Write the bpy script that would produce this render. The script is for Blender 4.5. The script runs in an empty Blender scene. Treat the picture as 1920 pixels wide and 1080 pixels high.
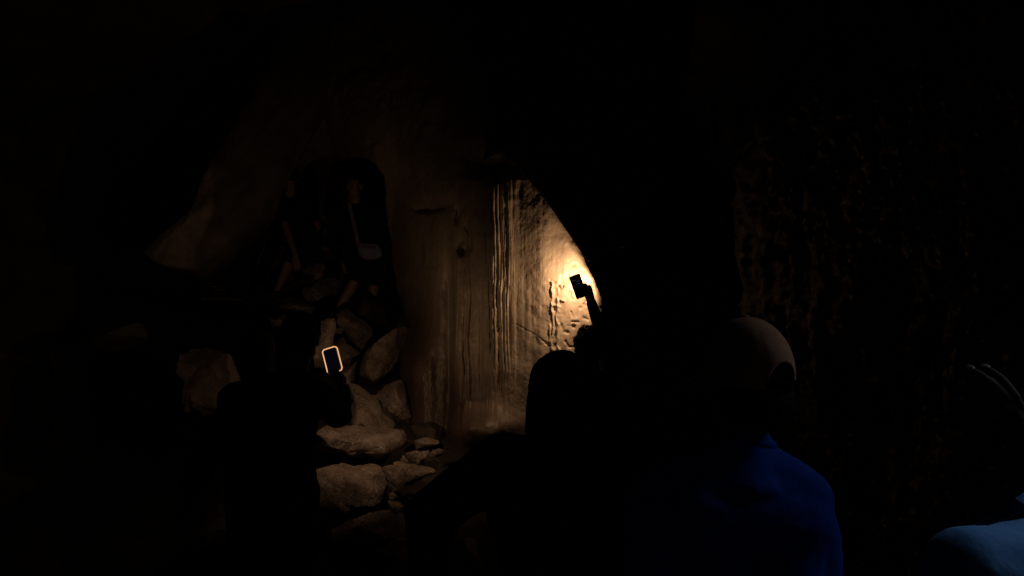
import bpy, bmesh, math, random
import numpy as np
from mathutils import Vector, Matrix

random.seed(7)
rng = np.random.default_rng(7)
S = bpy.context.scene
COL = S.collection
R = math.radians

# ------------------------------------------------------------------ camera
CAMZ, PITCH, F = 1.65, 3.0, 1387.0
cam_d = bpy.data.cameras.new('camera'); cam = bpy.data.objects.new('camera', cam_d); COL.objects.link(cam)
cam_d.sensor_width = 36; cam_d.lens = 36 * F / 1920; cam_d.clip_end = 200; cam_d.clip_start = 0.05
cam.location = (0, 0, CAMZ); cam.rotation_euler = (R(90 + PITCH), 0, 0)
S.camera = cam
_c, _s = math.cos(R(PITCH)), math.sin(R(PITCH))

def P(px, py, d):
    """point of the cave seen in direction (px, py) of the 1920x1080 view, d metres ahead"""
    u, v = (px - 960) / F, (540 - py) / F
    y = _c - v * _s; z = v * _c + _s
    return Vector((u * d / y, d, CAMZ + z * d / y))

def proj(X, Y, Z):
    dz = Z - CAMZ
    f = Y * _c + dz * _s; v = -Y * _s + dz * _c
    return 960 + F * X / f, 540 - F * v / f

# ------------------------------------------------------------------ world, daylight from the cave mouth, exposure
W = bpy.data.worlds.new('World'); S.world = W; W.use_nodes = True
nt = W.node_tree; bg = nt.nodes['Background']
sky = nt.nodes.new('ShaderNodeTexSky'); sky.sky_type = 'NISHITA'; sky.sun_disc = False
SUN_AZ, SUN_EL = R(77), R(36)          # azimuth from +Y towards +X
sky.sun_elevation = SUN_EL; sky.sun_rotation = SUN_AZ
nt.links.new(sky.outputs[0], bg.inputs[0]); bg.inputs[1].default_value = 0.0010
sd = bpy.data.lights.new('sun', 'SUN'); sun = bpy.data.objects.new('sun', sd); COL.objects.link(sun)
sd.energy = 0.42; sd.angle = R(24); sd.color = (0.72, 0.85, 1.0)
sv = Vector((math.sin(SUN_AZ) * math.cos(SUN_EL), math.cos(SUN_AZ) * math.cos(SUN_EL), math.sin(SUN_EL)))
sun.rotation_euler = (-sv).to_track_quat('-Z', 'Y').to_euler(); sun.location = (6, -2, 6)
S.view_settings.view_transform = 'Standard'; S.view_settings.look = 'None'
S.view_settings.exposure = 0; S.view_settings.gamma = 1
TORCH_W = 10.0        # raised phone
TORCH_A = 9.2        # phone of the person at the rock pile
TORCH_COL = (1.0, 0.61, 0.335)

# ------------------------------------------------------------------ numpy noise
_T = rng.random((64, 4096)).astype(np.float32) * 2 - 1
_PX = rng.permutation(4096).astype(np.int32)
def vnoise(x, y, z, seed=0):
    x, y, z = np.broadcast_arrays(np.asarray(x, np.float32), np.asarray(y, np.float32), np.asarray(z, np.float32))
    ix, iy, iz = np.floor(x), np.floor(y), np.floor(z)
    fx, fy, fz = x - ix, y - iy, z - iz
    flat = float(np.ptp(y)) == 0.0 if y.size else True
    ix, iy, iz = ix.astype(np.int32), iy.astype(np.int32), iz.astype(np.int32)
    ux, uy, uz = [t * t * (3 - 2 * t) for t in (fx, fy, fz)]
    T = _T[seed % 64]; off = (seed * 911) & 4095
    ax = [_PX[(ix + a + off) & 4095] for a in (0, 1)]
    def plane(b):
        r0 = [_PX[(axx + iy + b) & 4095] for axx in ax]
        v = [[T[(q_ + (iz + c) * 7) & 4095] for c in (0, 1)] for q_ in r0]
        a0 = v[0][0] + (v[0][1] - v[0][0]) * uz; a1 = v[1][0] + (v[1][1] - v[1][0]) * uz
        return a0 + (a1 - a0) * ux
    p0 = plane(0)
    if flat: return p0
    return p0 + (plane(1) - p0) * uy
def fbm(x, y, z, octs=4, seed=0, gain=0.5, ridged=False):
    a, s, r = 1.0, 0.0, 0.0
    for i in range(octs):
        n = vnoise(x, y, z, seed + i * 17)
        if ridged: n = 1 - 2 * np.abs(n)
        r = r + a * n; s += a; a *= gain
        x, y, z = x * 2.03 + 5.1, y * 2.03 + 1.7, z * 2.03 + 9.2
    return r / s
def sstep(e0, e1, x):
    t = np.clip((x - e0) / (e1 - e0), 0, 1); return t * t * (3 - 2 * t)
def gauss(x, c, w): return np.exp(-((x - c) / w) ** 2)
def seg_dist(px, py, pts):
    best = np.full(px.shape, 1e9)
    for (x0, y0), (x1, y1) in zip(pts, pts[1:]):
        dx, dy = x1 - x0, y1 - y0
        t = np.clip(((px - x0) * dx + (py - y0) * dy) / (dx * dx + dy * dy), 0, 1)
        best = np.minimum(best, np.hypot(px - x0 - t * dx, py - y0 - t * dy))
    return best
def inside(px, py, poly):
    r = np.zeros(px.shape, bool); n = len(poly)
    for i in range(n):
        (x0, y0), (x1, y1) = poly[i], poly[(i + 1) % n]
        c = ((y0 > py) != (y1 > py)) & (px < (x1 - x0) * (py - y0) / (y1 - y0 + 1e-9) + x0)
        r ^= c
    return r
def poly_sd(px, py, poly):
    d = seg_dist(px, py, list(poly) + [poly[0]])
    return np.where(inside(px, py, poly), d, -d)

# ------------------------------------------------------------------ object helpers
def tag(o, label=None, cat=None, group=None, kind=None):
    if label: o['label'] = label
    if cat: o['category'] = cat
    if group: o['group'] = group
    if kind: o['kind'] = kind
    return o
def link(name, me, mat, parent=None, smooth=True):
    if mat: 
        me.materials.clear(); me.materials.append(mat)
    if smooth: me.polygons.foreach_set('use_smooth', [True] * len(me.polygons))
    o = bpy.data.objects.new(name, me); COL.objects.link(o)
    if parent:
        o.parent = parent; o.matrix_parent_inverse = Matrix.Translation(-parent.location)
    return o
def empty(name, loc):
    o = bpy.data.objects.new(name, None); COL.objects.link(o); o.location = loc; o.empty_display_size = .1
    return o
def grid_mesh(name, V, nu, nv, flip=False):
    me = bpy.data.meshes.new(name)
    me.vertices.add(nu * nv); me.vertices.foreach_set('co', V.astype(np.float32).ravel())
    i, j = np.meshgrid(np.arange(nu - 1), np.arange(nv - 1), indexing='ij')
    a = i * nv + j
    q = np.stack([a, a + nv, a + nv + 1, a + 1], -1).reshape(-1, 4)
    if flip: q = q[:, ::-1]
    n = len(q)
    me.loops.add(n * 4); me.loops.foreach_set('vertex_index', np.ascontiguousarray(q).astype(np.int32).ravel())
    me.polygons.add(n)
    me.polygons.foreach_set('loop_start', np.arange(0, n * 4, 4, dtype=np.int32))
    me.polygons.foreach_set('loop_total', np.full(n, 4, np.int32))
    me.update(calc_edges=True); me.validate()
    return me

# ------------------------------------------------------------------ materials
def new_mat(name):
    m = bpy.data.materials.new(name); m.use_nodes = True
    t = m.node_tree; b = t.nodes['Principled BSDF']
    return m, t, b
def N(t, kind, **kw):
    n = t.nodes.new(kind)
    for k, v in kw.items():
        if k in n.inputs.keys(): n.inputs[k].default_value = v
        else: setattr(n, k, v)
    return n
def rock_mat(name, dark, light, vein=None, rough=0.8, scale=3.0, bump=0.5, stretch=(1, 1, 1), wet=0.0, dist=.012):
    m, t, b = new_mat(name); L = t.links.new
    tc = N(t, 'ShaderNodeTexCoord'); mp = N(t, 'ShaderNodeMapping'); mp.inputs['Scale'].default_value = stretch
    geo = N(t, 'ShaderNodeNewGeometry')
    L(geo.outputs['Position'], mp.inputs[0])
    n1 = N(t, 'ShaderNodeTexNoise', Scale=scale, Detail=8.0, Roughness=0.62); L(mp.outputs[0], n1.inputs['Vector'])
    cr = N(t, 'ShaderNodeValToRGB'); cr.color_ramp.elements[0].position = .36; cr.color_ramp.elements[1].position = .66
    cr.color_ramp.elements[0].color = (*dark, 1); cr.color_ramp.elements[1].color = (*light, 1)
    L(n1.outputs[0], cr.inputs[0]); col = cr.outputs[0]
    if vein:
        n2 = N(t, 'ShaderNodeTexNoise', Scale=scale * 1.7, Detail=5.0, Roughness=0.55, Distortion=1.2); L(mp.outputs[0], n2.inputs['Vector'])
        r2 = N(t, 'ShaderNodeValToRGB'); e = r2.color_ramp.elements
        e[0].position = .485; e[0].color = (0, 0, 0, 1); e[1].position = .5; e[1].color = (1, 1, 1, 1)
        e3 = e.new(.52); e3.color = (0, 0, 0, 1)
        L(n2.outputs[0], r2.inputs[0])
        mx = N(t, 'ShaderNodeMix', data_type='RGBA'); L(r2.outputs[0], mx.inputs[0]); L(col, mx.inputs[6]); mx.inputs[7].default_value = (*vein, 1)
        col = mx.outputs[2]
    L(col, b.inputs['Base Color'])
    n3 = N(t, 'ShaderNodeTexNoise', Scale=scale * 11, Detail=7.0, Roughness=0.7); L(mp.outputs[0], n3.inputs['Vector'])
    vo = N(t, 'ShaderNodeTexVoronoi', Scale=scale * 6, feature='SMOOTH_F1'); L(mp.outputs[0], vo.inputs['Vector'])
    ad = N(t, 'ShaderNodeMath', operation='MULTIPLY_ADD'); L(vo.outputs[0], ad.inputs[0]); ad.inputs[1].default_value = .5; L(n3.outputs[0], ad.inputs[2])
    bp = N(t, 'ShaderNodeBump', Strength=bump, Distance=dist); L(ad.outputs[0], bp.inputs['Height']); L(bp.outputs[0], b.inputs['Normal'])
    rr = N(t, 'ShaderNodeMapRange'); L(n1.outputs[0], rr.inputs[0]); rr.inputs[1].default_value = .3; rr.inputs[2].default_value = .7
    rr.inputs[3].default_value = rough; rr.inputs[4].default_value = max(.15, rough - .25 - wet); L(rr.outputs[0], b.inputs['Roughness'])
    return m
def plain(name, col, rough=.7, var=0.25, scale=30, bump=0.2, dist=.002, metal=0, coat=0, sheen=0, spec=.5):
    m, t, b = new_mat(name); L = t.links.new
    geo = N(t, 'ShaderNodeTexCoord')
    n = N(t, 'ShaderNodeTexNoise', Scale=scale, Detail=5.0); L(geo.outputs['Object'], n.inputs['Vector'])
    cr = N(t, 'ShaderNodeValToRGB'); cr.color_ramp.elements[0].position = .3; cr.color_ramp.elements[1].position = .7
    cr.color_ramp.elements[0].color = (*[c * (1 - var) for c in col], 1); cr.color_ramp.elements[1].color = (*[min(1, c * (1 + var)) for c in col], 1)
    L(n.outputs[0], cr.inputs[0]); L(cr.outputs[0], b.inputs['Base Color'])
    bp = N(t, 'ShaderNodeBump', Strength=bump, Distance=dist); L(n.outputs[0], bp.inputs['Height']); L(bp.outputs[0], b.inputs['Normal'])
    b.inputs['Roughness'].default_value = rough; b.inputs['Metallic'].default_value = metal
    b.inputs['Specular IOR Level'].default_value = spec
    b.inputs['Coat Weight'].default_value = coat; b.inputs['Sheen Weight'].default_value = sheen
    return m
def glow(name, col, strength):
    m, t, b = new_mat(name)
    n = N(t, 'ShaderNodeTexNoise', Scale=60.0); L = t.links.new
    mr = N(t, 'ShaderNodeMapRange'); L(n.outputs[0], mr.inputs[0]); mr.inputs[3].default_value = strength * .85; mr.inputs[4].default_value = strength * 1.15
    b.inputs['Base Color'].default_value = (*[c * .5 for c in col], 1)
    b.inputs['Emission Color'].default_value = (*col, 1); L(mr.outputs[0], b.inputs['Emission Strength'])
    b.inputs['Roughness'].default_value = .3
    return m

M = {}
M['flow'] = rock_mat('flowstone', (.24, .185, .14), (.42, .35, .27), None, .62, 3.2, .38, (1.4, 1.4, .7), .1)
M['slab'] = rock_mat('pale_slab', (.09, .068, .055), (.22, .175, .145), None, .8, 3.5, .6)
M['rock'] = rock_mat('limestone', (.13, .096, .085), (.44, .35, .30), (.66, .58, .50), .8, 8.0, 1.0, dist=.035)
M['rock_shaded'] = rock_mat('shaded_limestone', (.025, .020, .018), (.075, .060, .052), None, .9, 4.0, .8)  # darker limestone copy for unlit rock, shade put into the colour
def shade_left(m, x0, x1, col):  # multiplies the base colour darker towards lower left, standing in for shade
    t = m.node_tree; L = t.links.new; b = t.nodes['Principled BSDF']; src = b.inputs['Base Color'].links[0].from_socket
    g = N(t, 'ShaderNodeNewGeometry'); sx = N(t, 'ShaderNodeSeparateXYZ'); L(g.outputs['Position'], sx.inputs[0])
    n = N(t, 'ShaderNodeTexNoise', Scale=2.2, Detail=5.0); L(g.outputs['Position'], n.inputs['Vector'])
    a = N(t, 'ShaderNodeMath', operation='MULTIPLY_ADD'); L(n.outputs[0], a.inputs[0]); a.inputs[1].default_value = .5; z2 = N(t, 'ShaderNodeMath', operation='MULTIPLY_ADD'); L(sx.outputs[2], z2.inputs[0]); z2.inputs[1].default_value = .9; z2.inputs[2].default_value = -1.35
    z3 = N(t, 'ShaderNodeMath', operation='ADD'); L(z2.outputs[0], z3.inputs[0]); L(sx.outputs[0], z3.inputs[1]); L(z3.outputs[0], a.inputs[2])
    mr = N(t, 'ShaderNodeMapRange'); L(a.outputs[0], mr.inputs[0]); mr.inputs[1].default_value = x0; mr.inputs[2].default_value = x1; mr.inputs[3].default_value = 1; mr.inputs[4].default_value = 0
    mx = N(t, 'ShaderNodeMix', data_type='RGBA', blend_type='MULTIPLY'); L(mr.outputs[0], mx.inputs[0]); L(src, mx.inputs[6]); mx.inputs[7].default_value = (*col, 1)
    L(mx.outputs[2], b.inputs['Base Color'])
shade_left(M['flow'], -.45, .25, (.26, .22, .225))  # lower left dimmed against the torch: shade painted into the wall colour
shade_left(M['flow'], -1.75, -1.15, (.20, .18, .18))  # far lower left darkened again, its gloom painted in as colour
M['coral'] = rock_mat('coral_rock', (.085, .078, .072), (.16, .148, .138), None, .72, 5.0, 1.0, (1.3, 1.3, .45), .25)
M['floor'] = rock_mat('cave_floor', (.014, .011, .009), (.045, .035, .028), None, .92, 5.0, .9)
M['black_cloth'] = plain('black_cotton', (.007, .007, .008), .95, .3, 14, .5, .012, spec=.1)
M['hair'] = plain('dark_hair', (.006, .005, .004), .85, .3, 90, .7, .004, spec=.15)
M['skin'] = plain('skin', (.28, .17, .12), .55, .12, 12, .15)
M['skin_d'] = plain('tanned_skin', (.12, .075, .06), .85, .15, 12, .15, spec=.25)
M['blue_cloth'] = plain('royal_blue_cloth', (.012, .065, .44), .9, .12, 8, .5, .02, spec=.15)
M['sky_cloth'] = plain('light_blue_cloth', (.15, .36, .74), .9, .06, 9, .5, .02, spec=.15)
M['tan_cap'] = plain('tan_cap_cloth', (.64, .33, .20), .95, .1, 40, .3, .003, spec=.1)
M['shorts'] = plain('dark_shorts_cloth', (.012, .012, .016), .95, .2, 14, .4, .01, spec=.1)
M['bag'] = plain('grey_nylon', (.22, .22, .36), .7, .15, 60, .4, .003)
M['strap'] = plain('pale_webbing', (.20, .20, .28), .8, .15, 80, .4, .002)
M['pale'] = plain('pale_cloth', (.35, .32, .40), .9, .15, 20, .4, .004)
M['black_glass'] = plain('black_glass', (.006, .007, .012), .18, .05, 5, 0, spec=.4)
M['phone_body'] = plain('phone_shell', (.015, .015, .017), .35, .1, 50, .05)
M['leather'] = plain('shoe_leather', (.03, .024, .02), .6, .3, 40, .4)
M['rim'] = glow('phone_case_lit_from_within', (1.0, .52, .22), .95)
M['ui'] = glow('screen_readout', (.35, .45, 1.0), .035)
M['screen_dim'] = glow('dim_screen', (.35, .45, .9), .003)
M['eye'] = plain('eye_white', (.55, .5, .45), .3, .05, 5, 0)

# ------------------------------------------------------------------ cave structure
# back wall: grid in X,Z, depth in Y
def base_depth(X):
    xs = [-5.2, -3.4, -2.9, -2.2, -1.9, -.98, -.68, -.5, -.35, -.07, .2, .457, .60, 1.2, 2.4]
    ds = [7.3, 7.4, 7.4, 7.3, 7.2, 6.1, 5.45, 5.12, 4.93, 4.77, 4.62, 4.605, 4.58, 4.63, 4.8]
    gx = np.linspace(-6, 3, 1801); gy = np.interp(gx, xs, ds); k = np.exp(-np.linspace(-2.5, 2.5, 61) ** 2); k /= k.sum()
    gy = np.convolve(np.pad(gy, 30, mode='edge'), k, 'valid')
    return np.interp(X, gx, gy)
def back_wall():
    x = np.concatenate([np.linspace(-5.6, -1.0, 300)[:-1], np.linspace(-1.0, .64, 480)[:-1], np.linspace(.64, 2.3, 40)]); z = np.concatenate([np.linspace(.2, .9, 50)[:-1], np.linspace(.9, 2.9, 400)[:-1], np.linspace(2.9, 4.8, 160)]); NX, NZ = len(x), len(z)
    X, Z = np.meshgrid(x, z, indexing='ij')
    B = base_depth(X)
    Bup = np.interp(X, [-5.2, -2.6, -1.7, -.9, -.35, .457, 1.2, 2.4], [7.3, 7.2, 6.3, 5.65, 5.05, 4.6, 4.63, 4.8])
    ub = np.clip((Z - np.interp(X, [-1.7, -1.1], [3.2, 2.6])) / .6, 0, 1); ub = ub * ub * (3 - 2 * ub); B = B * (1 - ub) + Bup * ub
    px, py = proj(X, B, Z)
    D = B.copy()
    # flowstone wall relief, fading out on the left
    wl = sstep(735, 790, px)
    warp = fbm(X * 1.2, Z * .5, 0, 3, 3) * 14
    q = px + warp * .5
    def ribs(c, w, y0, y1, freq, amp, seed):
        env = gauss(q, c, w) * sstep(y0 - 40, y0 + 60, py) * (1 - sstep(y1 - 60, y1 + 40, py))
        n = fbm(q / freq + fbm(X * 4, 5, Z * 3.2, 3, seed) * .8, Z * 1.3, seed, 4, seed + 9, .6, True)
        return env * (n * amp + amp * .2)
    D -= ribs(924, 26, 320, 745, 6.0, .036, 11)
    D -= ribs(868, 22, 490, 790, 6.0, .030, 23)
    D -= ribs(812, 20, 500, 800, 14.0, .012, 31)
    D -= .04 * gauss(q, 924, 36) * sstep(250, 420, py)
    D -= .05 * gauss(q, 868, 36) * sstep(330, 760, py)
    D -= .05 * gauss(q, 815, 26) * sstep(440, 760, py)
    D -= .03 * gauss(q, 808, 12) * sstep(498, 512, py)
    D += .10 * gauss(q, 840, 10) * sstep(460, 560, py)
    # broad drapery and fine vertical fluting
    D += .03 * fbm(q / 60, Z * .35, 2, 3, 40) * wl
    D += .009 * fbm(q / 7, Z * 1.2, 2, 4, 41, .6) * wl * (1 - .75 * sstep(950, 970, px)) * (.45 + .55 * sstep(880, 915, px))
    D += .030 * fbm(X * 3.5, 0, Z * 2.6, 5, 66, .55) * (1 - sstep(880, 915, px))
    D += .024 * fbm(X * 2.3, 0, Z * 2.3, 4, 42)
    D += .004 * fbm(X * 22, 0, Z * 22, 4, 43, .6)
    # the left bulging foot of the wall
    D -= .32 * sstep(740, 765, px) * (1 - sstep(780, 830, px)) * sstep(600, 690, py)
    D -= .22 * np.exp(-((px - 890) / 60) ** 2 - ((py - 800) / 34) ** 2) * (1 + .5 * fbm(X * 5, 0, Z * 5, 3, 44))
    # hollows in the upper wall
    for (hx, hy, rx, ry, a) in ((866, 462, 9, 15, .14), (812, 385, 26, 12, .12), (858, 405, 6, 16, .08), (700, 265, 8, 6, .06), (790, 392, 14, 6, .08), (905, 300, 40, 30, .12), (950, 300, 40, 22, .08), (880, 455, 4, 30, .05)):
        dd = ((px + 8 * fbm(X * 9, 0, Z * 9, 3, 45) - hx) / rx) ** 2 + ((py + 6 * fbm(X * 9, 3, Z * 9, 3, 46) - hy) / ry) ** 2
        D += a * np.exp(-dd)
    # upper wall: lumpy
    up = (1 - sstep(180, 340, py))
    D += up * .07 * fbm(X * 2.5, 1, Z * 2.5, 5, 47, .55, True)
    # calcite drips, cracks and pits round the torchlight
    for pts, w, a in (([(1033, 530), (1034, 570), (1036, 600), (1034, 655)], 2.0, -.014), ([(1045, 560), (1044, 600), (1047, 650), (1050, 665)], 2.0, -.016),
                      ([(1028, 600), (1031, 640)], 2.0, -.012), ([(968, 606), (1000, 625), (1038, 652)], 1.3, .006), ([(1066, 550), (1072, 560)], 2.0, .02),
                      ([(1046, 536), (1050, 541), (1054, 536)], 1.6, .02), ([(1033, 527), (1040, 530)], 2.0, .014), ([(1090, 590), (1096, 596), (1102, 600)], 2.2, .02),
                      ([(1096, 570), (1101, 573)], 1.8, .015), ([(1072, 605), (1082, 604)], 1.8, .015), ([(1050, 562), (1056, 565)], 2.2, -.018),
                      ([(1063, 612), (1070, 614), (1076, 610)], 1.6, .012), ([(1092, 612), (1098, 620)], 2.0, .018), ([(1058, 640), (1064, 650), (1072, 652)], 2.2, .015),
                      ([(1062, 560), (1066, 575)], 1.5, -.008), ([(1036, 572), (1048, 576)], 1.5, -.01), ([(1070, 585), (1074, 594)], 1.4, .01)):
        sd_ = seg_dist(px + 4.5 * fbm(X * 24, 0, Z * 24, 3, 48), py + 2.5 * fbm(X * 30, 4, Z * 30, 2, 49), pts)
        D += a * np.exp(-(sd_ / w) ** 2) * (.7 + .9 * vnoise(X * 14, 0, Z * 22, 52))
    near = np.exp(-((px - 1085) / 60) ** 2 - ((py - 600) / 90) ** 2)
    pits = np.clip(vnoise(X * 26, 0, Z * 26, 50) - .4, 0, 1)
    D += near * pits * .05
    # right edge: wall turns away into the dark passage
    ex = np.interp(py, [-200, 300, 340, 400, 440, 490, 520, 560, 620, 900, 1300], [1000, 1020, 1040, 1060, 1080, 1100, 1113, 1126, 1130, 1135, 1140])
    ex = ex + 5 * fbm(X * 7, 0, Z * 7, 4, 51, .6)
    over = px - ex
    soft = np.interp(py, [300, 440, 520], [60, 30, 8])
    D += np.where(over > -soft, .22 * ((over + soft) / (soft + 8)).clip(0, 3) ** 2 * np.interp(py, [300, 520], [1, .25]), 0)
    D += 2.4 * sstep(0, 26, over) 
    # black mouth of the side passage behind the two people
    poly = [(470, 640), (470, 460), (497, 400), (520, 355), (545, 306), (556, 318), (562, 337), (572, 318), (588, 303), (610, 296), (680, 296), (704, 312), (719, 330), (724, 400), (737, 500), (744, 560), (750, 640)]
    sdp = poly_sd(px + 5 * fbm(X * 5, 0, Z * 5, 3, 60), py, poly)
    rec = 3.6 * sstep(-1, 14, sdp); D += rec
    X2 = X - .32 * rec * np.clip((715 - px) / 150, 0, 1); Z2 = Z + .24 * rec * np.clip((430 - py) / 100, 0, 1)   # the hollow widens inwards
    lowdark = sstep(540, 600, py) * (1 - sstep(700, 760, px))
    D = D + 3.2 * lowdark
    V = np.stack([X2, D, Z2], -1)
    return grid_mesh('cave_wall_back', V, NX, NZ, False)
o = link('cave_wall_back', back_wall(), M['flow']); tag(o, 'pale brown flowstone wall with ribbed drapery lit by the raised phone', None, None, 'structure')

def leaning_slab():
    x = np.linspace(-4.4, -.9, 300); z = np.linspace(1.93, 4.9, 300); X, Z = np.meshgrid(x, z, indexing='ij')
    px, py = proj(X, np.full(X.shape, 5.95), Z)
    line = np.interp(py, [-250, 60, 130, 200, 270, 330, 370, 400, 440, 480, 520, 560, 700], [720, 640, 622, 580, 541, 512, 499, 488, 440, 400, 345, 318, 250])
    ls = line + 7 * fbm(X * 3, 0, Z * 3, 4, 61) - px
    D = 6.15 - .0022 * np.clip(ls, 0, 110) + .0065 * np.clip(ls - 130, 0, 400) + .0005 * (400 - py) + .07 * fbm(X * 1.6, 0, Z * 1.2, 4, 62) + .025 * fbm((X - Z * .6) * 9, 0, (Z + X * .6) * 3, 4, 63)
    D += .12 * np.exp(-(np.clip(ls, 0, 99) / 9) ** 2)
    D += 2.6 * sstep(0, 9, -ls) + 1.9 * sstep(500, 560, py - (px - 345) * .35 + 16 * fbm(X * 4, 0, Z, 3, 64)) * 1.0
    X = X - .42 * np.clip(D - 6.3, 0, 3) * (ls < 0)      # the slab is undercut
    V = np.stack([X, D, Z], -1)
    o = link('leaning_slab', grid_mesh('leaning_slab', V, 300, 300), M['slab']); tag(o, 'faintly lit slab of rock leaning diagonally on the left of the dark hollow', None, None, 'structure')
leaning_slab()
def side_wall(name, x0, sgn, ys, ny, zs, nz, amp, seed, mat, fn=None, label=None):
    y = np.linspace(*ys, ny); z = np.linspace(*zs, nz)
    Y, Z = np.meshgrid(y, z, indexing='ij')
    X = np.full(Y.shape, 0.0) + x0
    X = X - sgn * (amp * fbm(Y * .8, 0, Z * .7, 4, seed) + amp * .5 * fbm(Y * 3, 2, Z * 1.6, 5, seed + 1, .6, True))
    if fn is not None: X = fn(X, Y, Z)
    V = np.stack([X, Y, Z], -1)
    o = link(name, grid_mesh(name, V, ny, nz), mat); tag(o, label, None, None, 'structure')
    return o
def coral(X, Y, Z):
    X = X + .14 * (Y - 1.9) * .2
    X = X + 1.8 * sstep(4.45, 5.6, Y)
    cell = fbm(Y * 9, 1, Z * 6, 4, 81, .65, True)
    flut = fbm(Y * 7 + .6 * fbm(Y * 2, 0, Z * 2, 2, 5), 1, Z * .9, 3, 82, .6, True)
    # protruding smoother column at the far end of the wall, ledge below it
    X = X - .30 * np.exp(-((Y - 4.1) / .42) ** 2) * sstep(1.2, 1.7, Z) * (1 - sstep(2.7, 3.2, Z))
    rough = 1 - .65 * np.exp(-((Y - 4.15) / .3) ** 2)
    return X - rough * (.028 * cell + .075 * flut) - rough * .015 * fbm(Y * 30, 0, Z * 30, 3, 84, .6)
side_wall('cave_wall_right', 1.62, 1, (1.78, 11.0), 640, (-.3, 4.6), 500, .20, 71, M['coral'], coral, 'rough dark cave wall covered in knobbly flutes at the right')
side_wall('cave_wall_left', -4.2, -1, (-3.5, 12), 180, (-.5, 4.8), 110, .4, 91, M['rock_shaded'], None, 'unlit rough cave wall at the far left')

def passage_end():
    x = np.linspace(.2, 5.2, 200); z = np.linspace(-.3, 4.8, 160); X, Z = np.meshgrid(x, z, indexing='ij')
    D = 8.6 - .5 * fbm(X * 2.5, 0, Z * .7, 4, 101, .5, True) + .1 * fbm(X * 9, 0, Z * 3, 3, 102)
    V = np.stack([X, D, Z], -1)
    tag(link('passage_wall', grid_mesh('passage_wall', V, 200, 160), M['rock_shaded']), 'dark fluted rock closing the passage right of the lit wall', None, None, 'structure')
passage_end()
def ceiling():
    x = np.linspace(-5.8, 7, 170); y = np.linspace(-3.5, 12, 200); X, Y = np.meshgrid(x, y, indexing='ij')
    X = -5.8 + (X + 5.8) / 12.8 * (9.0 + 3.8 * sstep(2.4, 4.2, Y))
    Z = 4.3 - .05 * np.minimum(X, 2) ** 2 + 0 * Y + .35 * fbm(X * .7, Y * .7, 0, 5, 111, .5, True)
    V = np.stack([X, Y, Z], -1)
    tag(link('cave_ceiling', grid_mesh('cave_ceiling', V, 170, 200), M['rock_shaded']), 'black uneven cave roof', None, None, 'structure')
ceiling()
DY = ([560, 600, 650, 730, 820, 900, 985, 1060, 1200], [7.6, 6.9, 6.0, 5.2, 4.6, 4.2, 3.9, 3.7, 3.4])
def dep(py): return float(np.interp(py, *DY))
prof_d = [2.9, 3.2] + [d for d in DY[1][::-1][1:]] + [9, 11]
prof_z = [0, .1] + [P(960, p, d).z - .17 for p, d in zip(DY[0][::-1][1:], DY[1][::-1][1:])] + [1.9, 1.9]
def floor_z(X, Y):
    pile = np.interp(Y, prof_d, prof_z)
    k = 1 - sstep(-.25, .25, X)
    k2 = sstep(-2.3, -1.5, X + .25 * sstep(4.5, 5.5, Y))
    return pile * k * (.15 + .85 * k2) + (1 - k) * 0.02
def floor():
    x = np.linspace(-5.8, 7, 340); y = np.linspace(-3.5, 12, 460); X, Y = np.meshgrid(x, y, indexing='ij')
    Z = floor_z(X, Y) + .06 * fbm(X * 2, Y * 2, 0, 5, 121, .55) * sstep(2.6, 3.4, Y) + .02 * fbm(X * 6, Y * 6, 0, 4, 122)
    V = np.stack([X, Y, Z], -1)
    tag(link('cave_floor', grid_mesh('cave_floor', V, 340, 460), M['floor']), 'dark stony floor of the cave rising under the rock pile', None, None, 'structure')
floor()

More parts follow.
